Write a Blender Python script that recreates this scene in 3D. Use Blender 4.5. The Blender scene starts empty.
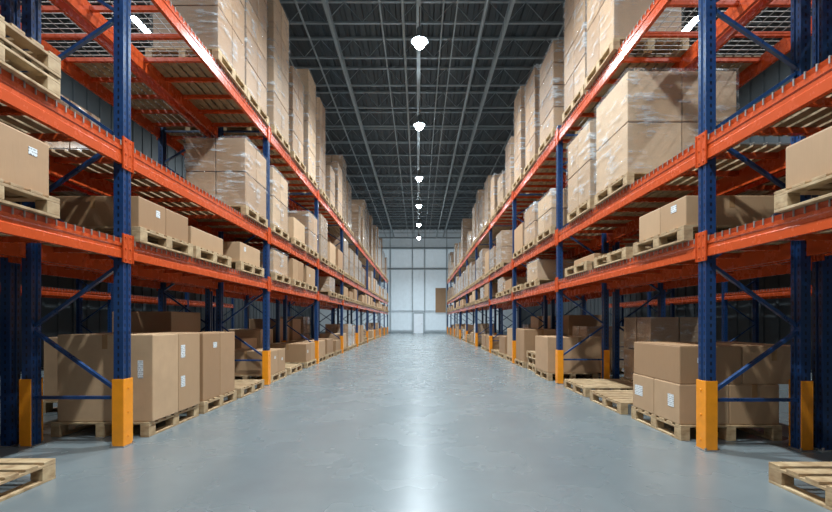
import bpy, bmesh, math, random
from mathutils import Vector, Matrix
R = random.Random(11)
SC = bpy.context.scene
C = SC.collection

# ------------------------------------------------------------------ mesh helpers
class MB:
    def __init__(s): s.v=[]; s.f=[]
    def box(s,x0,x1,y0,y1,z0,z1):
        if x0>x1: x0,x1=x1,x0
        if y0>y1: y0,y1=y1,y0
        n=len(s.v)
        s.v+=[(x0,y0,z0),(x1,y0,z0),(x1,y1,z0),(x0,y1,z0),(x0,y0,z1),(x1,y0,z1),(x1,y1,z1),(x0,y1,z1)]
        s.f+=[(n,n+3,n+2,n+1),(n+4,n+5,n+6,n+7),(n,n+1,n+5,n+4),(n+1,n+2,n+6,n+5),(n+2,n+3,n+7,n+6),(n+3,n,n+4,n+7)]
        return s
    def tube(s,p,q,r,n=6,cap=True,r2=None):
        p=Vector(p);q=Vector(q);d=(q-p).normalized()
        a=d.orthogonal().normalized(); b=d.cross(a)
        r2=r if r2 is None else r2
        m=len(s.v)
        for c,rr in ((p,r),(q,r2)):
            for i in range(n):
                t=2*math.pi*(i+.5)/n
                s.v.append(tuple(c+a*math.cos(t)*rr+b*math.sin(t)*rr))
        for i in range(n):
            j=(i+1)%n
            s.f.append((m+i,m+j,m+n+j,m+n+i))
        if cap:
            s.f.append(tuple(m+i for i in reversed(range(n)))); s.f.append(tuple(m+n+i for i in range(n)))
        return s
    def bar(s,p,q,w,h=None):   # rectangular bar
        h=h or w
        p=Vector(p);q=Vector(q);d=(q-p).normalized()
        up=Vector((0,1,0)) if abs(d.y)<.9 else Vector((0,0,1))
        a=d.cross(up).normalized()*w/2; b=d.cross(a).normalized()*h/2
        m=len(s.v)
        for c in (p,q):
            for sa,sb in ((-1,-1),(1,-1),(1,1),(-1,1)):
                s.v.append(tuple(c+a*sa+b*sb))
        for i in range(4):
            j=(i+1)%4
            s.f.append((m+i,m+j,m+4+j,m+4+i))
        s.f+= [(m+3,m+2,m+1,m),(m+4,m+5,m+6,m+7)]
        return s
    def prism(s,prof,axis,a0,a1):
        """prof = 2D closed profile; axis 'y': (x,z) ; axis 'z': (x,y)"""
        m=len(s.v);n=len(prof)
        for a in (a0,a1):
            for u,w in prof:
                s.v.append((u,a,w) if axis=='y' else (u,w,a))
        for i in range(n):
            j=(i+1)%n
            s.f.append((m+i,m+j,m+n+j,m+n+i))
        s.f.append(tuple(m+i for i in reversed(range(n)))); s.f.append(tuple(m+n+i for i in range(n)))
        return s
    def lathe(s,prof,n=24,c=(0,0,0)):
        m=len(s.v)
        for r,z in prof:
            for i in range(n):
                t=2*math.pi*i/n
                s.v.append((c[0]+r*math.cos(t),c[1]+r*math.sin(t),c[2]+z))
        for k in range(len(prof)-1):
            for i in range(n):
                j=(i+1)%n
                s.f.append((m+k*n+i,m+k*n+j,m+(k+1)*n+j,m+(k+1)*n+i))
        return s
    def mesh(s,name,mat,bevel=0,smooth=False):
        me=bpy.data.meshes.new(name); me.from_pydata(s.v,[],s.f)
        bm=bmesh.new(); bm.from_mesh(me)
        bmesh.ops.recalc_face_normals(bm,faces=bm.faces[:])
        if bevel:
            bmesh.ops.bevel(bm,geom=bm.edges[:],offset=bevel,segments=2,affect='EDGES',profile=.5,clamp_overlap=True)
        bm.to_mesh(me); bm.free()
        if smooth:
            for p in me.polygons: p.use_smooth=True
        me.materials.append(mat)
        return me

def link(name,me,parent=None,loc=(0,0,0),rz=0):
    o=bpy.data.objects.new(name,me); C.objects.link(o); o.location=loc
    if rz: o.rotation_euler=(0,0,rz)
    if parent: o.parent=parent
    return o
def tag(o,label,cat=None,group=None,kind=None):
    if label:
        o['label']=label
        if len(label.split())>16 or len(label.split())<4: print('LABELLEN',label)
    if cat: o['category']=cat
    if group: o['group']=group
    if kind: o['kind']=kind
    return o
def empty(name,loc,label,cat,group=None):
    o=bpy.data.objects.new(name,None); C.objects.link(o); o.location=loc; o.empty_display_size=.1
    return tag(o,label,cat,group)

# ------------------------------------------------------------------ materials
def newmat(name):
    m=bpy.data.materials.new(name); m.use_nodes=True
    nt=m.node_tree; b=nt.nodes['Principled BSDF']
    return m,nt,b
def N(nt,t,**k):
    n=nt.nodes.new(t)
    for a,v in k.items():
        if a in n.inputs: n.inputs[a].default_value=v
        else: setattr(n,a,v)
    return n
def mix(nt,f,a,b,mode='MIX'):
    m=nt.nodes.new('ShaderNodeMix'); m.data_type='RGBA'; m.blend_type=mode
    for s,v in ((m.inputs[0],f),(m.inputs[6],a),(m.inputs[7],b)):
        if isinstance(v,bpy.types.NodeSocket): nt.links.new(v,s)
        else: s.default_value=v if not isinstance(v,tuple) or len(v)==4 else (*v,1)
    return m.outputs[2]
def mth(nt,op,a,b=0.0,c=None):
    m=nt.nodes.new('ShaderNodeMath'); m.operation=op
    for i,v in enumerate((a,b) if c is None else (a,b,c)):
        if isinstance(v,bpy.types.NodeSocket): nt.links.new(v,m.inputs[i])
        else: m.inputs[i].default_value=v
    return m.outputs[0]
def coords(nt,scale=(1,1,1),kind='Object'):
    tc=nt.nodes.new('ShaderNodeTexCoord'); mp=nt.nodes.new('ShaderNodeMapping')
    mp.inputs['Scale'].default_value=scale
    nt.links.new(tc.outputs[kind],mp.inputs[0]); return mp.outputs[0]
def noise(nt,vec,scale,detail=3,rough=.55):
    n=N(nt,'ShaderNodeTexNoise',Scale=scale,Detail=detail,Roughness=rough); nt.links.new(vec,n.inputs['Vector']); return n.outputs['Fac']
def ramp(nt,f,a,b,c0=(0,0,0,1),c1=(1,1,1,1)):
    r=nt.nodes.new('ShaderNodeValToRGB'); r.color_ramp.elements[0].position=a; r.color_ramp.elements[1].position=b
    r.color_ramp.elements[0].color=c0; r.color_ramp.elements[1].color=c1
    nt.links.new(f,r.inputs[0]); return r.outputs[0]
def rnd(nt):
    return nt.nodes.new('ShaderNodeObjectInfo').outputs['Random']
def bump(nt,b,h,st,dist=.01):
    n=N(nt,'ShaderNodeBump',Strength=st,Distance=dist); nt.links.new(h,n.inputs['Height']); nt.links.new(n.outputs[0],b.inputs['Normal'])

def paint(name,col,rough=.4,metal=0.0,wear=.25):
    m,nt,b=newmat(name)
    v=coords(nt); f=noise(nt,v,9,4)
    c=mix(nt,ramp(nt,f,.35,.75),tuple(x*(1-wear) for x in col),col)
    nt.links.new(c,b.inputs['Base Color']); b.inputs['Metallic'].default_value=metal
    nt.links.new(mth(nt,'MULTIPLY_ADD',f,.15,rough-.08),b.inputs['Roughness'])
    return m
def mat_post():
    m,nt,b=newmat('post_blue')
    v=coords(nt); sp=nt.nodes.new('ShaderNodeSeparateXYZ'); nt.links.new(v,sp.inputs[0])
    z=mth(nt,'FRACT',mth(nt,'MULTIPLY',sp.outputs[2],1/.076))
    hz=mth(nt,'LESS_THAN',mth(nt,'ABSOLUTE',mth(nt,'SUBTRACT',z,.5)),.24)
    ya=mth(nt,'LESS_THAN',mth(nt,'ABSOLUTE',mth(nt,'SUBTRACT',mth(nt,'ABSOLUTE',sp.outputs[1]),.034)),.008)
    xa=mth(nt,'LESS_THAN',mth(nt,'ABSOLUTE',sp.outputs[0]),.009)
    hole=mth(nt,'MULTIPLY',hz,mth(nt,'MAXIMUM',ya,mth(nt,'MULTIPLY',xa,mth(nt,'GREATER_THAN',mth(nt,'ABSOLUTE',sp.outputs[1]),.06))))
    f=noise(nt,v,7,4)
    c=mix(nt,ramp(nt,f,.3,.8),(.007,.030,.095),(.012,.048,.145))
    c=mix(nt,hole,c,(.002,.004,.012))
    nt.links.new(c,b.inputs['Base Color']); b.inputs['Roughness'].default_value=.28
    return m
def mat_kraft(name,base,film=0.0):
    m,nt,b=newmat(name)
    v=coords(nt); f=noise(nt,v,5,5); fine=noise(nt,coords(nt,(60,60,4)),2,2)
    r=rnd(nt)
    c=mix(nt,ramp(nt,f,.3,.75),tuple(x*.82 for x in base),base)
    c=mix(nt,r,c,tuple(min(1,x*f2) for x,f2 in zip(base,(.60,.54,.47))))
    c=mix(nt,mth(nt,'MULTIPLY',fine,.08),c,(.9,.68,.42))
    b.inputs['Roughness'].default_value=.6
    if film:
        s=noise(nt,coords(nt,(2.6,2.6,7)),1.5,6,.68)
        k=ramp(nt,s,.53,.68)
        c=mix(nt,mth(nt,'MULTIPLY_ADD',k,film,.04),c,(.80,.84,.86))  # pale film streaks, with glare and sheen painted into the colour
        nt.links.new(mth(nt,'MULTIPLY_ADD',k,-.15,.30),b.inputs['Roughness'])
        b.inputs['Coat Weight'].default_value=1; b.inputs['Coat Roughness'].default_value=.09
        bump(nt,b,s,1.0,.06)
    nt.links.new(c,b.inputs['Base Color'])
    return m
def mat_wood(name='pallet_wood',k=1.0):
    m,nt,b=newmat(name)
    v=coords(nt,(5,5,20)); f=noise(nt,v,2,6,.65); g=noise(nt,coords(nt,(8,8,8)),1,2)
    c=mix(nt,ramp(nt,f,.35,.7),(.22*k,.125*k,.055*k),(.52*k,.35*k,.175*k))
    c=mix(nt,ramp(nt,g,.35,.7),c,(.56*k,.41*k,.235*k))
    c=mix(nt,mth(nt,'MULTIPLY',rnd(nt),.5),c,(.25*k,.145*k,.07*k))
    nt.links.new(c,b.inputs['Base Color']); b.inputs['Roughness'].default_value=.68
    bump(nt,b,f,.3,.004)
    return m
def mat_wrap():
    m,nt,b=newmat('stretch_film')
    out=nt.nodes['Material Output']
    s=noise(nt,coords(nt,(1.3,1.3,7)),1.9,6,.66)
    s2=noise(nt,coords(nt,(2.4,2.4,1.0)),1.4,3,.6)
    k=ramp(nt,mth(nt,'MULTIPLY_ADD',s2,.35,mth(nt,'MULTIPLY',s,.8)),.60,.74)  # streak mask whitens the film where glare would show
    b.inputs['Base Color'].default_value=(.84,.88,.90,1); b.inputs['Roughness'].default_value=.09
    b.inputs['Specular IOR Level'].default_value=1.0
    bump(nt,b,s,1.0,.10)
    tr=nt.nodes.new('ShaderNodeBsdfTransparent'); tr.inputs[0].default_value=(.985,.99,.99,1)
    mx=nt.nodes.new('ShaderNodeMixShader')
    nt.links.new(mth(nt,'MULTIPLY_ADD',k,.52,.065),mx.inputs[0]); nt.links.new(tr.outputs[0],mx.inputs[1]); nt.links.new(b.outputs[0],mx.inputs[2])
    nt.links.new(mx.outputs[0],out.inputs[0])
    return m
def mat_label():
    m,nt,b=newmat('label_paper')
    v=coords(nt); sp=nt.nodes.new('ShaderNodeSeparateXYZ'); nt.links.new(v,sp.inputs[0])
    z=mth(nt,'FRACT',mth(nt,'MULTIPLY',sp.outputs[2],45)); ln=mth(nt,'GREATER_THAN',z,.6)
    n=noise(nt,coords(nt,(90,90,45)),1,1); k=mth(nt,'MULTIPLY',ln,mth(nt,'GREATER_THAN',n,.48))
    c=mix(nt,mth(nt,'MULTIPLY',k,.75),(.66,.67,.66),(.06,.06,.07)); nt.links.new(c,b.inputs['Base Color']); b.inputs['Roughness'].default_value=.55
    return m
def mat_floor():
    m,nt,b=newmat('polished_concrete')
    v=coords(nt)
    big=noise(nt,coords(nt,(.6,.35,1)),1.2,2,.5); mid=noise(nt,v,1.3,3,.5); sm=noise(nt,v,5,4,.5); fine=noise(nt,v,40,3,.5)
    c=mix(nt,big,(.098,.118,.124),(.205,.236,.240))
    c=mix(nt,mth(nt,'MULTIPLY',mid,.40),c,(.25,.285,.288))
    c=mix(nt,mth(nt,'MULTIPLY',sm,.30),c,(.085,.100,.104))
    c=mix(nt,mth(nt,'MULTIPLY',fine,.12),c,(.27,.295,.30))
    sp=nt.nodes.new('ShaderNodeSeparateXYZ'); nt.links.new(v,sp.inputs[0])
    fy=mth(nt,'ABSOLUTE',mth(nt,'SUBTRACT',mth(nt,'FRACT',mth(nt,'MULTIPLY_ADD',sp.outputs[1],1/9.0,.31)),.5))
    j=mth(nt,'LESS_THAN',fy,.0007)
    c=mix(nt,mth(nt,'MULTIPLY',j,.3),c,(.05,.06,.065))
    nt.links.new(c,b.inputs['Base Color'])
    rr=mth(nt,'MULTIPLY_ADD',mid,.10,.22)
    nt.links.new(rr,b.inputs['Roughness'])
    b.inputs['Specular IOR Level'].default_value=.95
    return m
def mat_flat(name,col,rough=.6,metal=0,emis=0,ecol=None):
    m,nt,b=newmat(name)
    f=noise(nt,coords(nt),3,4)
    c=mix(nt,f,tuple(x*.85 for x in col),tuple(min(1,x*1.1) for x in col))
    nt.links.new(c,b.inputs['Base Color']); b.inputs['Roughness'].default_value=rough; b.inputs['Metallic'].default_value=metal
    if emis:
        b.inputs['Emission Color'].default_value=(*(ecol or col),1); b.inputs['Emission Strength'].default_value=emis
    return m

M={}
M['post']=mat_post()
M['blue']=paint('brace_blue',(.012,.048,.145),.3)
M['orange']=paint('beam_orange',(.54,.070,.014),.27,wear=.12)
M['guard']=paint('guard_yellow',(.90,.30,.010),.34,wear=.15)
M['steel']=paint('galvanised',(.36,.33,.30),.4,.5)
M['kraft']=mat_kraft('kraft',(.45,.265,.138))
M['kraft2']=mat_kraft('kraft_pale',(.54,.345,.195))
M['film']=mat_kraft('kraft_under_film',(.47,.29,.16),.5)
M['wood']=mat_wood()
M['slat']=mat_wood('shelf_timber',.75)
M['wrap']=mat_wrap()
M['tape']=paint('packing_tape',(.38,.21,.095),.2)
M['label']=mat_label()
M['floor']=mat_floor()
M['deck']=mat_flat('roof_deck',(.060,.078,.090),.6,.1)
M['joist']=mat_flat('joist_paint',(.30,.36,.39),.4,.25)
M['wallw']=mat_flat('wall_panel',(.55,.63,.68),.5,0,.10,(.75,.88,.95))  # faint glow put into the panels to lift the unlit wall
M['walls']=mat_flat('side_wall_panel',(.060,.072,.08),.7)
M['trim']=mat_flat('grey_trim',(.30,.36,.39),.5)
M['pane']=mat_flat('translucent_daylight_panel',(.55,.63,.68),.4,0,.22,(.74,.87,.94))
M['door']=mat_flat('door_white',(.66,.74,.79),.5,0,.2,(.8,.9,1))  # door paint carries a slight glow of its own, brightening it
M['alu']=mat_flat('lamp_aluminium',(.30,.33,.35),.35,.6)
M['lens']=mat_flat('lamp_lens',(1,1,1),.3,0,75,(.82,.93,1))
M['ply']=mat_flat('plywood',(.36,.22,.12),.7)

# ------------------------------------------------------------------ setting
YB=48.0; XW=10.7; ZC=11.0
fl=MB().box(-XW,XW,-5,YB,-.1,0).mesh('floor',M['floor']); link('floor',fl)['kind']='structure'
mb=MB()
pts=[];x=-XW
while x<XW:
    pts+=[(x,ZC),(x+.17,ZC),(x+.20,ZC+.06),(x+.32,ZC+.06)]; x+=.35
n=len(pts)
for yy in (-5,YB): mb.v+=[(px,yy,pz) for px,pz in pts]
for i in range(n-1): mb.f.append((i,i+1,n+i+1,n+i))
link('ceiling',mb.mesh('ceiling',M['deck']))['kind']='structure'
for s,nm in ((-1,'left'),(1,'right')):
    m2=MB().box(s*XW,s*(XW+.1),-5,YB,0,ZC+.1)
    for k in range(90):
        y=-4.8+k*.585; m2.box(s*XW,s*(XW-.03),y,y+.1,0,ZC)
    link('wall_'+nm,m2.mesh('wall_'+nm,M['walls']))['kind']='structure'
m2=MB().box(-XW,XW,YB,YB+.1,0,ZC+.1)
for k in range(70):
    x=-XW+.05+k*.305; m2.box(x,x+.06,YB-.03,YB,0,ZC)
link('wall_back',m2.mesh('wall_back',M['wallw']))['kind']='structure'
k=0
for (x0,x1) in ((-8.9,-6.1),(-5.97,-3.07),(-2.96,-.70),(-.61,.61),(.70,2.96),(3.07,5.97),(6.1,8.9)):
    for (z0,z1) in ((.3,2.25),(2.4,6.75),(6.98,8.95)):
        if x0==-.61 and z0<1: continue
        k+=1
        pm=MB().box(x0,x1,YB-.06,YB-.035,z0,z1)
        xx=x0+.08
        while xx<x1-.1:
            pm.box(xx,xx+.09,YB-.13,YB-.06,z0+.02,z1-.02); xx+=.25
        w=link('window_%d'%k,pm.mesh('window',M['pane'])); w['kind']='structure'
        fr=MB()
        for xx in (x0,x1-.05): fr.box(xx,xx+.05,YB-.15,YB-.132,z0,z1)
        for zz in (z0,z1-.05): fr.box(x0+.05,x1-.05,YB-.15,YB-.132,zz,zz+.05)
        link('window_frame',fr.mesh('window_frame',M['wallw']),w)
for i,(z,hh) in enumerate(((6.8,.12),(9.0,.14),(10.1,.1))):
    link('trim_%d'%(i+1),MB().box(-XW,XW,YB-.18,YB-.03,z,z+hh).mesh('trim',M['trim']))['kind']='structure'
for i,x in enumerate((-6.03,-3.01,-.655,.655,3.01,6.03)):
    link('trim_%d'%(i+4),MB().box(x-.03,x+.03,YB-.2,YB-.03,0,ZC).mesh('trim',M['trim']))['kind']='structure'
link('baseboard_back',MB().box(-XW,XW,YB-.06,YB-.03,0,.18).mesh('baseboard_back',M['trim']))['kind']='structure'
d=link('door_1',MB().box(-.5,.5,YB-.1,YB-.04,0,2.1).mesh('door',M['door'],.01)); d['kind']='structure'
fr=MB().box(-.56,-.5,YB-.13,YB-.04,0,2.2).box(.5,.56,YB-.13,YB-.04,0,2.2).box(-.5,.5,YB-.13,YB-.04,2.1,2.2)
link('door_frame',fr.mesh('door_frame',M['trim']),d)
link('door_handle',MB().tube((.38,YB-.15,1.0),(.38,YB-.1,1.0),.02,8).tube((.38,YB-.15,1.0),(.26,YB-.15,1.0),.015,8).mesh('door_handle',M['steel']),d)

o=empty('plywood_board',(2.35,YB-.26,2.25),'tall brown plywood board standing in for a box, on back wall beside right rack','board')  # flat board standing in for a brown box-like shape
link('panel',MB().box(-.5,.5,0,.10,0,2.5).mesh('panel',M['ply'],.008),o)
fr=MB().box(-.55,-.5,-.02,.10,0,2.5).box(.5,.55,-.02,.10,0,2.5).box(-.55,.55,-.02,.10,2.5,2.55).box(-.55,.55,-.02,.10,-.05,0)
link('frame',fr.mesh('frame',M['ply']),o)

ORD=['first','second','third','fourth','fifth','sixth','seventh','eighth','ninth','tenth','eleventh','twelfth','thirteenth','fourteenth','fifteenth','sixteenth','seventeenth','eighteenth','nineteenth','twentieth','twenty-first','twenty-second','twenty-third','twenty-fourth','twenty-fifth','twenty-sixth','twenty-seventh','twenty-eighth','twenty-ninth','thirtieth']
# roof joists
XJ=XW-.1
jt=MB().box(-XJ,XJ,-.045,.045,-.07,0).mesh('top_chord',M['joist'])
jb=MB().box(-XJ,XJ,-.032,.032,-.72,-.67).mesh('bottom_chord',M['joist'])
w=MB();x=-XJ+.1;up=True
while x+.55<XJ:
    w.tube((x,0,-.67 if up else -.06),(x+.55,0,-.06 if up else -.67),.014,5); x+=.55; up=not up
jw=w.mesh('web',M['joist'])
JY=[y for y in [1.0+1.8*i for i in range(30)] if y<YB-.5]
for i,y in enumerate(JY):
    o=empty('roof_joist',(0,y,ZC),'grey open web steel roof joist, %s one counted from the camera end'%ORD[i],'roof joist','steel joists under the roof')
    link('top_chord',jt,o); link('bottom_chord',jb,o); link('web',jw,o)
for i,x in enumerate((-8.2,-6.2,-4.4,-2.6,-1.1,1.1,2.6,4.4,6.2,8.2)):
    big=abs(x) in (2.6,6.2)
    mb=MB()
    z=ZC-.72
    if big:
        mb.box(x-.05,x+.05,-4.9,YB-.25,z-.02,z).box(x-.012,x+.012,-4.9,YB-.25,z-.2,z-.02).box(x-.05,x+.05,-4.9,YB-.25,z-.22,z-.2)
        tag(link('roof_girder',mb.mesh('roof_girder',M['joist'])),'long steel girder under the joists, %s from the left wall'%ORD[[-6.2,-2.6,2.6,6.2].index(x)],'girder','steel girders under the joists')
    else:
        mb.box(x-.02,x+.02,-4.9,YB-.25,z-.04,z)
        tag(link('roof_bridging',mb.mesh('roof_bridging',M['joist'])),'thin steel bridging bar running down the roof, %s from the left'%ORD[[-8.2,-4.4,-1.1,1.1,4.4,8.2].index(x)],'bar','bridging bars under the joists')
for i,x in enumerate((-3.4,-.45,.7,1.9)):
    mb=MB().tube((x,-4.9,ZC-.87),(x,YB-.25,ZC-.87),(.03,.045,.025,.06)[i],10)
    for y in JY[::2]:
        mb.tube((x,y,ZC-.87),(x,y,ZC-.72),.01,5)
    tag(link('ceiling_pipe',mb.mesh('ceiling_pipe',M['joist'])),('thin steel pipe under the roof above the left rack','round steel pipe under the roof just left of the lamp row','thinnest pipe under the roof just right of the lamp row','thick round steel pipe under the roof right of the lamp row')[i],'pipe')
mb=MB().box(-.06,.06,-4.9,YB-.25,9.95,10.0).box(-.06,-.05,-4.9,YB-.25,10.0,10.05).box(.05,.06,-4.9,YB-.25,10.0,10.05)
for y in JY: mb.tube((0,y,10.0),(0,y,ZC-.72),.01,5)
tag(link('cable_tray',mb.mesh('cable_tray',M['joist'])),'slim steel cable tray above the central row of lamps','cable tray')

# lamps : bell housing with a glowing glass globe beneath
hm=MB().lathe([(.0,.42),(.07,.42),(.08,.36),(.085,.22),(.13,.17),(.23,.07),(.245,.04),(.23,.045),(.12,.15),(0,.15)],28).mesh('housing',M['alu'],smooth=True)
gp=[(0,-.15)]+[(.15*math.sin(math.pi*t/10),-.15*math.cos(math.pi*t/10)) for t in range(1,8)]+[(.09,.14),(0,.145)]
lm=MB().lathe(gp,24).mesh('lens',M['lens'],smooth=True)
def lamp(x,y,z,label,power,group,top=9.95):
    o=empty('high_bay_lamp',(x,y,z),label,'lamp',group)
    link('housing',hm,o); link('lens',lm,o)['label']='glowing white globe'
    link('hanging_rod',MB().tube((0,0,.42),(0,0,top-z),.02,6).mesh('hanging_rod',M['steel']),o)
    L=bpy.data.lights.new('lamp_light','SPOT'); L.energy=power; L.color=(.82,.93,1.0); L.shadow_soft_size=.14
    L.spot_size=math.radians(142); L.spot_blend=.8
    lo=bpy.data.objects.new('lamp_light',L); C.objects.link(lo); lo.parent=o; lo.location=(0,0,-.34)
for i,y in enumerate((1.4,6.9,12.4,17.7,24.2,30.0,35.8,41.6)):
    lab='bright high bay lamp over the main aisle, %s in view from the front'%ORD[i-2]
    if i==0: lab='bright round high bay lamp over the aisle, out above the camera'
    if i==1: lab='bright high bay lamp above the aisle just ahead of the camera'
    lamp(.03,y,8.95,lab,2500,'lamps over the main aisle')
lh=MB().prism([(-.12,0),(-.07,.10),(.07,.10),(.12,0),(.11,0),(.06,.02),(-.06,.02),(-.11,0)],'y',-.38,.38).mesh('housing',M['alu'])
ld=MB().box(-.055,.055,-.35,.35,-.015,.02).mesh('diffuser',M['lens'])
for s,nm,xx in ((-1,'left',-7.25),(1,'right',7.1)):
    for i,y in enumerate((3.0,11.77,21.0,32.0)):
        z=9.0
        o=empty('linear_lamp',(xx,y,z),'short narrow lamp over the side aisle beyond the %s rack, %s from the front'%(nm,ORD[i]),'lamp','lamps over the side aisles')
        link('housing',lh,o); link('diffuser',ld,o)['label']='glowing white diffuser'
        for yy in (-.25,.25): link('hanging_rod',MB().tube((0,0,.10),(0,0,ZC+.0-z),.008,6).mesh('hanging_rod',M['steel']),o,(0,yy,0))
        L=bpy.data.lights.new('lamp_light','AREA'); L.shape='RECTANGLE'; L.size=.1; L.size_y=.7; L.energy=380; L.color=(.84,.94,1.0)
        lo=bpy.data.objects.new('lamp_light',L); C.objects.link(lo); lo.parent=o; lo.location=(0,0,-.03)

# ------------------------------------------------------------------ racks
LV=[0,2.15,3.15,5.22]
BH=[0,.20,.23,.22]
TOP=5.34
DEP=1.05
PW=.13; PD=.10
pp=[(-.05,-.062),(.05,-.062),(.05,-.02),(.036,-.014),(.036,.014),(.05,.02),(.05,.062),(-.05,.062),(-.05,.02),(-.036,.014),(-.036,-.014),(-.05,-.02)]
post_me=MB().prism(pp,'z',.008,TOP).mesh('post',M['post'])
plate_me=MB().box(-.08,.08,-.09,.09,0,.008).tube((.06,.075,.008),(.06,.075,.03),.012,6).tube((-.06,-.075,.008),(-.06,-.075,.03),.012,6).mesh('base_plate',M['steel'])
def guard_mesh(d):
    g=MB(); t=.010
    o=.053
    g.box(d*o,d*(o+t),-.078,.078,.009,.70)
    g.box(-d*.058,d*o,-.078,-.078+t,.009,.70); g.box(-d*.058,d*o,.078-t,.078,.009,.70)
    for z in (.1,.35,.6): g.tube((d*(o+t),0,z),(d*(o+t+.008),0,z),.014,8)
    return g.mesh('post_guard',M['guard'],.003)
guard_me={1:guard_mesh(1),-1:guard_mesh(-1)}
beam_cache={}
def beam_mesh(L,h,d):
    k=(round(L,3),h,d)
    if k not in beam_cache:
        pr=[(0,0),(-d*.045,0),(-d*.045,-h),(0,-h),(0,-h*.62),(-d*.008,-h*.58),(-d*.008,-h*.42),(0,-h*.38),(0,-.045),(-d*.012,-.04)]
        beam_cache[k]=MB().prism(pr,'y',0,L).mesh('beam',M['orange'])
    return beam_cache[k]
conn_cache={}
def conn_mesh(h,d,e):
    k=(h,d,e)
    if k not in conn_cache:
        c=MB(); y0,y1=(-.062,.02) if e<0 else (-.02,.062)
        c.box(0,d*.010,y0,y1,-h-.045,.055)
        yy=-.03 if e<0 else .03
        for z in (.02,-h*.5,-h-.01): c.tube((d*.010,yy,z),(d*.018,yy,z),.011,6)
        c.box(0,d*.02,(y1-.008 if e<0 else y0),(y1 if e<0 else y0+.008),-h-.045,.055)
        conn_cache[k]=c.mesh('beam_connector',M['orange'],.002)
    return conn_cache[k]
deck_cache={}
def slat_mesh(y0,y1):
    s=MB(); n=7
    for i in range(n):
        x=-DEP/2+.055+(DEP-.11-.1)*i/(n-1)
        s.box(x,x+.1,y0,y1,-.027,-.005)
    return s.mesh('timber_slats',M['slat'])
def deck_mesh(L):
    k=round(L,3)
    if k not in deck_cache:
        n=8
        bars=[.25+(L-.5)*i/(n-1) for i in range(n)]
        bar=MB().box(-DEP/2+.047,DEP/2-.047,-.025,.025,-.085,-.028).mesh('support_bar',M['orange'])
        b=MB(); n=int(L/.1)
        for i in range(n):
            y=.05+(L-.1)*i/(n-1)
            b.box(-DEP/2-.006,DEP/2+.006,y-.0035,y+.0035,-.003,.004)
            b.box(-DEP/2-.012,-DEP/2-.006,y-.006,y+.006,-.05,.004)
            b.box(DEP/2+.006,DEP/2+.012,y-.006,y+.006,-.05,.004)
        for i in range(8):
            x=-DEP/2+.04+(DEP-.08)*i/7
            b.box(x-.003,x+.003,.02,L-.02,-.004,.003)
        deck_cache[k]=(bars,bar,b.mesh('wire_mesh',M['steel']),slat_mesh(.06,L-.06),slat_mesh(2.0,L-.06))
    return deck_cache[k]
BR=[(.54,0),(1.22,1),(1.90,0),(2.55,1),(3.20,0),(3.85,1),(4.50,0),(5.10,1)]
brace_cache={}
def brace_mesh(i,d):
    if (i,d) not in brace_cache:
        xs=(-d*.05,-d*(DEP-.05))
        if i<len(BR)-1:
            (z0,a),(z1,b)=BR[i],BR[i+1]
        else:
            (z0,a),(z1,b)=((.50,0),(.50,1)) if i==len(BR)-1 else ((5.16,0),(5.16,1))
        brace_cache[(i,d)]=MB().bar((xs[a],0,z0),(xs[b],0,z1),.032,.04).mesh('brace',M['blue'])
    return brace_cache[(i,d)]
def rack(xf,d,ys,label,guards=True,rear_guards=True,detail=True,name='pallet_rack',levels=(1,2,3)):
    root=empty(name,(xf-d*DEP/2,ys[0],0),label,'storage rack','pallet racks')
    ox,oy=xf-d*DEP/2,ys[0]
    for y in ys:
        for rear in (0,1):
            px=xf-d*(.05 if not rear else DEP-.05)
            dd=d if not rear else -d
            p=link('post',post_me,root,(px-ox,y-oy,0))
            link('base_plate',plate_me,p)
            if (guards and not rear) or (rear_guards and rear):
                g=link('post_guard',guard_me[dd],p); g['label']='yellow impact guard'
        for i in range(9):
            link('brace',brace_mesh(i,d),root,(xf-ox,y-oy,0))
    for bi,(a,b) in enumerate(zip(ys[:-1],ys[1:])):
        L=b-a-PW
        for lv in levels:
            for rear in (0,1):
                dd=d if not rear else -d
                bx=xf if not rear else xf-d*DEP
                bo=link('beam',beam_mesh(L,BH[lv],dd),root,(bx-ox,a+PW/2-oy,LV[lv]))
                if detail and bi<5:
                    link('beam_connector',conn_mesh(BH[lv],dd,-1),bo,(0,0,0))
                    link('beam_connector',conn_mesh(BH[lv],dd,1),bo,(0,L,0))
            ysb,bar,wm,sl,sl2=deck_mesh(L)
            loc=(0,a+PW/2-oy,LV[lv])
            link('wire_mesh',wm,root,loc)
            if lv==3 and bi==1: link('timber_slats',sl2,root,loc)
            else: link('timber_slats',sl,root,loc)
            if bi<4 and detail:
                for yy in ysb: link('support_bar',bar,root,(0,a+PW/2-oy+yy,LV[lv]))
    return root
YL=[.2,4.71,9.17]+[13.67+4.5*i for i in range(8)]
YR=[0.0,4.57,9.35]+[13.75+4.5*i for i in range(8)]
XFL=-3.05; XFR=2.88
rack(XFL,1,YL,'long blue and orange pallet rack lining the left side of the aisle')
rack(XFR,-1,YR,'long blue and orange pallet rack lining the right side of the aisle')
rack(-5.27,-1,YL[:7],'second blue and orange rack standing back to back behind the left rack',False,False)
rack(5.10,1,YR[:7],'second blue and orange rack standing back to back behind the right rack',False,False)
rack(-9.3,1,YL[:6],'distant rack against the side wall, seen through the left racks',False,False,False)
rack(9.3,-1,YR[:6],'distant rack against the side wall, seen through the right racks',False,False,False)

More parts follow.
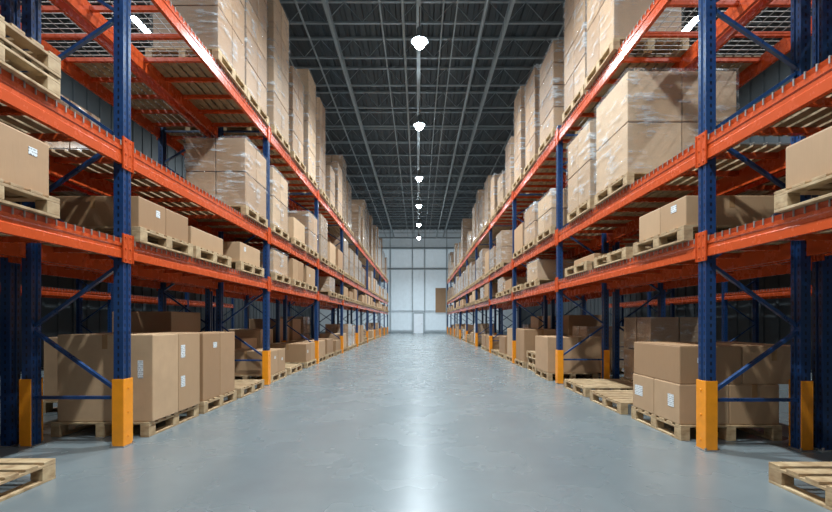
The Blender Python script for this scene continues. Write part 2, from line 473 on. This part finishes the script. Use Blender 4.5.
# ------------------------------------------------------------------ pallets / loads
PX,PY,PH=1.10,1.14,.166
def pallet_parts():
    top=MB()
    n=7; wd=.115
    for i in range(n):
        y=-PY/2+(PY-wd)*i/(n-1); top.box(-PX/2,PX/2,y,y+wd,.144,.166)
    for x in (-PX/2,-.05,PX/2-.1): top.box(x,x+.1,-PY/2,PY/2,.122,.144)
    blk=MB().box(-.05,.05,-.065,.065,.022,.122)
    bot=MB()
    for x in (-PX/2,-.05,PX/2-.1): bot.box(x,x+.1,-PY/2,PY/2,0,.022)
    allm=MB()
    for src in (top,bot):
        n0=len(allm.v); allm.v+=src.v; allm.f+=[tuple(i+n0 for i in f) for f in src.f]
    pos=[(x,y) for x in (-PX/2+.05,0,PX/2-.05) for y in (-PY/2+.065,0,PY/2-.065)]
    for x,y in pos: allm.box(x-.05,x+.05,y-.065,y+.065,.022,.122)
    return top.mesh('top_deck',M['wood'],.003),blk.mesh('block',M['wood'],.004),bot.mesh('bottom_board',M['wood'],.003),allm.mesh('pallet',M['wood']),pos
PT,PB,PBO,PALL,PPOS=pallet_parts()
npal=0
def pallet(x,y,z,label,near,rz=0):
    global npal; npal+=1
    if near:
        o=empty('wooden_pallet',(x,y,z),label,'pallet','wooden pallets')
        o.rotation_euler.z=rz
        link('top_deck',PT,o)
        for px,py in PPOS: link('block',PB,o,(px,py,0))
        link('bottom_boards',PBO,o)
    else:
        o=link('wooden_pallet',PALL,None,(x,y,z),rz); tag(o,label,'pallet','wooden pallets')
    return o

cc={}
def carton_mesh(wx,wy,h,mat='kraft',fl=True):
    k=(round(wx,3),round(wy,3),round(h,3),mat,fl)
    if k not in cc:
        b=MB().box(-wx/2,wx/2,-wy/2,wy/2,0,h-.004)
        me=b.mesh('carton',M[mat],.009)
        if fl:   # closing flaps
            bm=bmesh.new(); bm.from_mesh(me)
            f=MB().box(-wx/2+.006,-.002,-wy/2+.006,wy/2-.006,h-.005,h).box(.002,wx/2-.006,-wy/2+.006,wy/2-.006,h-.005,h)
            vs=[bm.verts.new(v) for v in f.v]
            for q in f.f: bm.faces.new([vs[i] for i in q])
            bm.to_mesh(me); bm.free()
        cc[k]=me
    return cc[k]
tc={}
def tape_mesh(wx,wy,h):
    k=(round(wx,3),round(wy,3),round(h,3))
    if k not in tc:
        dr=min(.16,h*.4)
        tc[k]=MB().box(-.03,.03,-wy/2-.002,wy/2+.002,h-.001,h+.0005).box(-.03,.03,-wy/2-.003,-wy/2-.0005,h-dr,h-.001).box(-.03,.03,wy/2+.0005,wy/2+.003,h-dr,h-.001).mesh('packing_tape',M['tape'])
    return tc[k]
lab_me={}
def label_mesh(w,h):
    k=(w,h)
    if k not in lab_me: lab_me[k]=MB().box(-.001,.001,-w/2,w/2,-h/2,h/2).mesh('shipping_label',M['label'])
    return lab_me[k]
def add_label(o,wx,wy,h,d,face,u=.1,v=.1,w=.13,hh=.1):
    lm=label_mesh(w,hh)
    if face=='aisle': l=link('shipping_label',lm,o,(d*(wx/2+.002),u,h/2+v))
    else: l=link('shipping_label',lm,o,(u,-(wy/2+.002),h/2+v),math.pi/2)
    l['label']='white printed shipping label'
    return l

def single(x,y,z,wx,wy,h,label,near,d,labels=(),group='kraft cartons',mat='kraft',name='carton',rz=0):
    o=link(name,carton_mesh(wx,wy,h,mat),None,(x,y,z),rz); tag(o,label,'carton',group)
    if near:
        link('packing_tape',tape_mesh(wx,wy,h),o)
        for a in labels: add_label(o,wx,wy,h,d,*a)
    return o

wc={}
def wrap_mesh(wx,wy,h,seed=0):
    k=(round(wx,2),round(wy,2),round(h,2),seed)
    if k not in wc:
        rr=random.Random(seed)
        bm=bmesh.new(); bmesh.ops.create_cube(bm,size=1)
        bmesh.ops.subdivide_edges(bm,edges=bm.edges[:],cuts=9,use_grid_fill=True)
        for v in bm.verts:
            x,y,z=v.co
            j=.012+rr.uniform(-.006,.012)
            sx=(1 if x>0 else -1) if abs(x)>.499 else 0; sy=(1 if y>0 else -1) if abs(y)>.499 else 0
            v.co=Vector((x*wx+sx*j,y*wy+sy*j,(z+.5)*h+(.012+rr.uniform(0,.006) if z>.499 else 0)))
        bot=[f for f in bm.faces if all(v.co.z<.001 for v in f.verts)]
        bmesh.ops.delete(bm,geom=bot,context='FACES')
        me=bpy.data.meshes.new('stretch_wrap'); bm.to_mesh(me); bm.free()
        for p in me.polygons: p.use_smooth=True
        me.materials.append(M['wrap']); wc[k]=me
    return wc[k]
fw={}
def far_wrap_mesh(nx,ny,nz,wx,wy,h):
    k=(nx,ny,nz,round(wx,2),round(wy,2),round(h,1))
    if k not in fw:
        h=round(h,1)
        b=MB(); g=.022
        for i in range(nx):
            for j in range(ny):
                for q in range(nz):
                    b.box(-wx/2+wx*i/nx+g/2,-wx/2+wx*(i+1)/nx-g/2,-wy/2+wy*j/ny+g/2,-wy/2+wy*(j+1)/ny-g/2,h*q/nz+(0 if q==0 else g/2),h*(q+1)/nz-(g/2 if q<nz-1 else 0))
        fw[k]=b.mesh('wrapped_carton_stack',M['film'])
    return fw[k]
def wrapped(x,y,z,nx,ny,nz,wx,wy,h,label,near,name='wrapped_carton_stack'):
    if near:
        o=empty(name,(x,y,z),label,'wrapped cartons','film wrapped carton stacks')
        cx,cy,ch=wx/nx-.014,wy/ny-.014,h/nz-.012
        mt=R.choice(['kraft','kraft','kraft2'])
        me=carton_mesh(cx,cy,ch,mt,False)
        for i in range(nx):
            for j in range(ny):
                for q in range(nz):
                    link('carton',me,o,(-wx/2+wx*(i+.5)/nx+R.uniform(-.003,.003),-wy/2+wy*(j+.5)/ny+R.uniform(-.003,.003),h*q/nz+.001))
        link('stretch_wrap',wrap_mesh(wx,wy,h,R.randint(0,2)),o)['label']='clear stretch film with glossy creases'
    else:
        o=link(name,far_wrap_mesh(nx,ny,nz,wx,wy,h),None,(x,y,z)); tag(o,label,'wrapped cartons','film wrapped carton stacks')
    return o

LN=['floor level','lower beam level','upper beam level','top level']
def where(rackn,bay,lv,slot,word='spot'):
    return '%s, %s, %s bay, %s %s'%(LN[lv],rackn,ORD[bay],ORD[slot],word)
def load(xf,d,rackn,bay,lv,slot,yc,spec,near,inset=.5):
    xc=xf-d*(inset+R.uniform(-.02,.02)); z=LV[lv]+(.005 if lv else 0)
    for s in spec:
        if s[0]=='p':
            for q in range(s[1]):
                if s[1]==1: lb='wooden pallet on '+where(rackn,bay,lv,slot)
                else: lb='wooden pallet, %s from bottom, '%ORD[q]+where(rackn,bay,lv,slot)
                pallet(xc+(R.uniform(-.02,.02) if q else 0),yc+(R.uniform(-.02,.02) if q else 0),z,lb,near); z+=PH+.001
        elif s[0]=='w':
            _,nx,ny,nz,wx,wy,h=s[:7]; off=s[7] if len(s)>7 else (0,0)
            h=round(h,1)
            wrapped(xc+off[0],yc+off[1],z,nx,ny,nz,wx,wy,h,'film wrapped carton stack on '+where(rackn,bay,lv,slot),near); z+=h
        elif s[0]=='c':
            _,nx,ny,nz,wx,wy,h=s[:7]; labs=s[7] if len(s)>7 else ()
            off=s[8] if len(s)>8 else (0,0)
            mat=s[9] if len(s)>9 else R.choice(['kraft','kraft','kraft2'])
            word=s[10] if len(s)>10 else ''
            cx,cy,ch=wx/nx,wy/ny,h/nz
            for q in range(nz):
                for i in range(nx):
                    for j in range(ny):
                        px=xc+d*(wx/2-cx*(i+.5))+off[0]; py=yc-wy/2+cy*(j+.5)+off[1]
                        w=[]
                        if nx>1: w.append(('aisle','rear')[i] if nx==2 else ('aisle','middle','rear')[i])
                        if ny>1: w.append(('near','far')[j] if ny==2 else ('near','centre','far')[j])
                        if word: w.append(word)
                        elif nz>1: w.append(('bottom','upper')[q] if nz==2 else ('bottom','middle','top')[q])
                        pre='-'.join(w)+' brown carton' if w else 'single brown carton'
                        ll=[l[1:] for l in labs if l[0]==(i,j,q)]
                        if near and not ll and R.random()<.5 and ch>.25 and i==0:
                            ll=[('aisle',R.uniform(-.3,.3)*cy,R.uniform(-.05,.25)*ch,R.choice([.08,.11]),R.choice([.06,.08]))]
                        single(px,py,z+ch*q,cx-.008,cy-.008,ch-.001,pre+' on '+where(rackn,bay,lv,slot),near,d,ll,mat=mat)
            z+=h

LK='left rack'; RK='right rack'
# ---- left rack, hand placed
load(XFL,1,LK,0,0,0,3.15,[('p',1)],True)
load(XFL,1,LK,0,1,0,3.2,[('p',1),('c',1,2,1,1.0,1.06,.44,[((0,1,0),'aisle',.1,.1,.08,.06),((0,0,0),'aisle',.1,-.05,.1,.08)])],True)
load(XFL,1,LK,0,2,0,3.2,[('p',2)],True)
load(XFL,1,LK,1,0,0,5.60,[('p',1),('c',1,2,1,1.08,1.10,.98,[((0,1,0),'aisle',-.17,.26,.1,.16),((0,1,0),'aisle',-.17,-.12,.1,.14),((0,0,0),'front',.4,.1,.06,.2)],(.04,0),'kraft2')],True)
load(XFL,1,LK,1,0,1,6.86,[('p',1),('c',1,2,1,1.06,1.10,.96,[((0,0,0),'aisle',.1,.3,.12,.08)],(0,0),'kraft')],True)
load(XFL,1,LK,1,0,2,8.15,[('p',1)],True)
load(XFL,1,LK,1,1,0,5.42,[('p',1),('c',1,2,1,1.02,1.06,.34)],True)
load(XFL,1,LK,1,1,1,6.66,[('p',1),('c',1,1,1,.9,1.02,.28)],True)
load(XFL,1,LK,1,1,2,8.2,[('p',1),('c',2,1,1,1.0,.98,.34)],True)
load(XFL,1,LK,1,2,0,8.42,[('p',1),('w',2,2,2,1.06,1.1,1.2)],True)
load(XFL,1,LK,1,3,0,7.31,[('p',1),('w',1,2,4,1.0,1.06,2.7,(.03,0))],True)
load(XFL,1,LK,1,3,1,8.50,[('p',1),('w',2,2,5,1.04,1.08,2.8)],True)
# ---- right rack, hand placed
load(XFR,-1,RK,0,0,0,3.06,[('p',1)],True)
load(XFR,-1,RK,0,1,0,3.0,[('p',1),('c',1,1,1,1.0,1.06,.34)],True)
load(XFR,-1,RK,1,0,0,5.45,[('p',1),('c',2,2,1,1.10,1.08,.44,[((0,1,0),'aisle',.1,.02,.2,.13),((0,0,0),'aisle',-.1,.02,.12,.14)],(0,0),'kraft2','lower'),('c',2,1,1,1.38,1.06,.42,[((0,0,0),'front',-.1,.05,.1,.06)],(.15,0),'kraft','upper')],True)
load(XFR,-1,RK,1,0,1,6.82,[('p',1)],True)
load(XFR,-1,RK,1,0,2,8.25,[('p',1)],True)
load(XFR,-1,RK,1,1,0,5.35,[('p',1),('c',1,2,1,1.0,1.04,.33)],True)
load(XFR,-1,RK,1,1,1,6.75,[('p',1)],True)
load(XFR,-1,RK,1,1,2,8.2,[('p',1),('c',1,1,1,.8,1.0,.14)],True)
load(XFR,-1,RK,1,2,0,6.68,[('p',1),('w',2,1,2,1.50,1.10,1.4,(.21,0))],True)
load(XFR,-1,RK,1,2,1,7.98,[('p',1),('w',2,2,2,1.1,1.12,1.3)],True)
load(XFR,-1,RK,1,3,0,7.07,[('p',1),('w',1,2,3,1.0,1.08,2.4,(-.03,0))],True)
load(XFR,-1,RK,1,3,1,8.35,[('p',1),('w',2,2,4,1.04,1.1,2.2)],True)
load(XFR,-1,RK,2,0,0,10.35,[('p',1),('c',1,1,1,1.40,1.08,.78,[],(.15,0),'kraft')],True)

def rand_spec(lv,side,near,rear=False):
    r=R.random()
    if rear and lv==0:
        if r<.75: return [('p',1),('c',1,1,1,1.04,1.06,R.choice([.7,.9,1.2,1.3]))]
        return [('p',1),('w',2,2,2,1.04,1.06,round(R.uniform(1.0,1.4),1))]
    if lv==0:
        if r<.5: return [('p',1),('c',*( (1,2,1) if near else (1,1,1)),1.04,1.06,R.choice([.4,.5,.6,.7,.9]))]
        if r<.66: return [('p',1),('w',2,2,2,1.04,1.06,round(R.uniform(.6,1.1),1))]
        if r<.85: return [('p',R.choice([1,2,3]))]
        return None
    if lv==1:
        if r<.6: return [('p',1),('c',*((1,2,1) if near else (1,1,1)),1.0,1.02,R.choice([.3,.4,.5,.53]))]
        if r<.72: return [('p',1),('w',2,2,1,1.0,1.02,.5)]
        if r<.85: return [('p',1)]
        return None
    if lv==2:
        if r<.60: return [('p',1),('w',2,2,2,1.06,1.08,round(R.uniform(.7,1.4),1))]
        if r<.87: return [('p',1),('c',1,1,1,1.04,1.06,R.choice([.5,.7,.9]))]
        return None
    h=R.choice([2.1,2.5,2.7,2.9]) if side<0 else R.choice([1.5,1.9,2.2,2.5])
    if r<.28: h-=.8
    if r>.94: return None
    h=round(h,1)
    nn=R.choice([(2,2),(1,2),(2,1)])
    return [('p',1),('w',nn[0],nn[1],2 if h<1.3 else 3 if h<1.9 else 4,R.choice([.92,1.02,1.06]),R.choice([.88,1.0,1.1]),h)]
for (xf,d,nm,ys,side) in ((XFL,1,LK,YL,-1),(XFR,-1,RK,YR,1)):
    for b in range(2,len(ys)-1):
        a,e=ys[b],ys[b+1]; near=b<=2
        for lv in range(4):
            for k in range(3):
                if side==1 and b==2 and lv==0 and k==0: continue
                yc=a+.2+PY/2+k*((e-a-.4-PY)/2)+R.uniform(-.05,.05)
                s=rand_spec(lv,side,near)
                if s: load(xf,d,nm,b,lv,k,yc,s,near or (lv==3 and b==3),.5 if lv else .58)
for (xf,d,nm,ys,side) in ((-5.27,-1,'rack behind left rack',YL,-1),(5.10,1,'rack behind right rack',YR,1)):
    for b in range(0,4):
        a,e=ys[b],ys[b+1]
        for lv in range(4):
            for k in range(3):
                if b==0 and k==0: continue
                if lv==3 and b<2: continue
                if side>0 and lv==0 and b in (1,2) and k==0: continue
                if side>0 and lv==0 and b==1 and k==1: continue
                if side>0 and lv==2 and b==1: continue
                yc=a+.25+PY/2+k*((e-a-.5-PY)/2)
                s=rand_spec(lv,side,False,True)
                if s and R.random()<.95: load(xf,d,nm,b,lv,k,yc,s,False,.45)
print('PALLETS',npal,'OBJ',len(bpy.data.objects))

# ------------------------------------------------------------------ world, camera
w=bpy.data.worlds.new('world'); SC.world=w; w.use_nodes=True
bg=w.node_tree.nodes['Background']; bg.inputs[0].default_value=(.60,.77,.9,1); bg.inputs[1].default_value=.34
cam=bpy.data.cameras.new('camera'); co=bpy.data.objects.new('camera',cam); C.objects.link(co)
co.location=(0,0,1.3); co.rotation_euler=(math.pi/2,0,0)
cam.sensor_width=36; cam.lens=450/832*36; cam.shift_y=65/832; cam.shift_x=-2.5/832; cam.clip_end=200
SC.camera=co
SC.view_settings.view_transform='Standard'
SC.view_settings.exposure=0.15
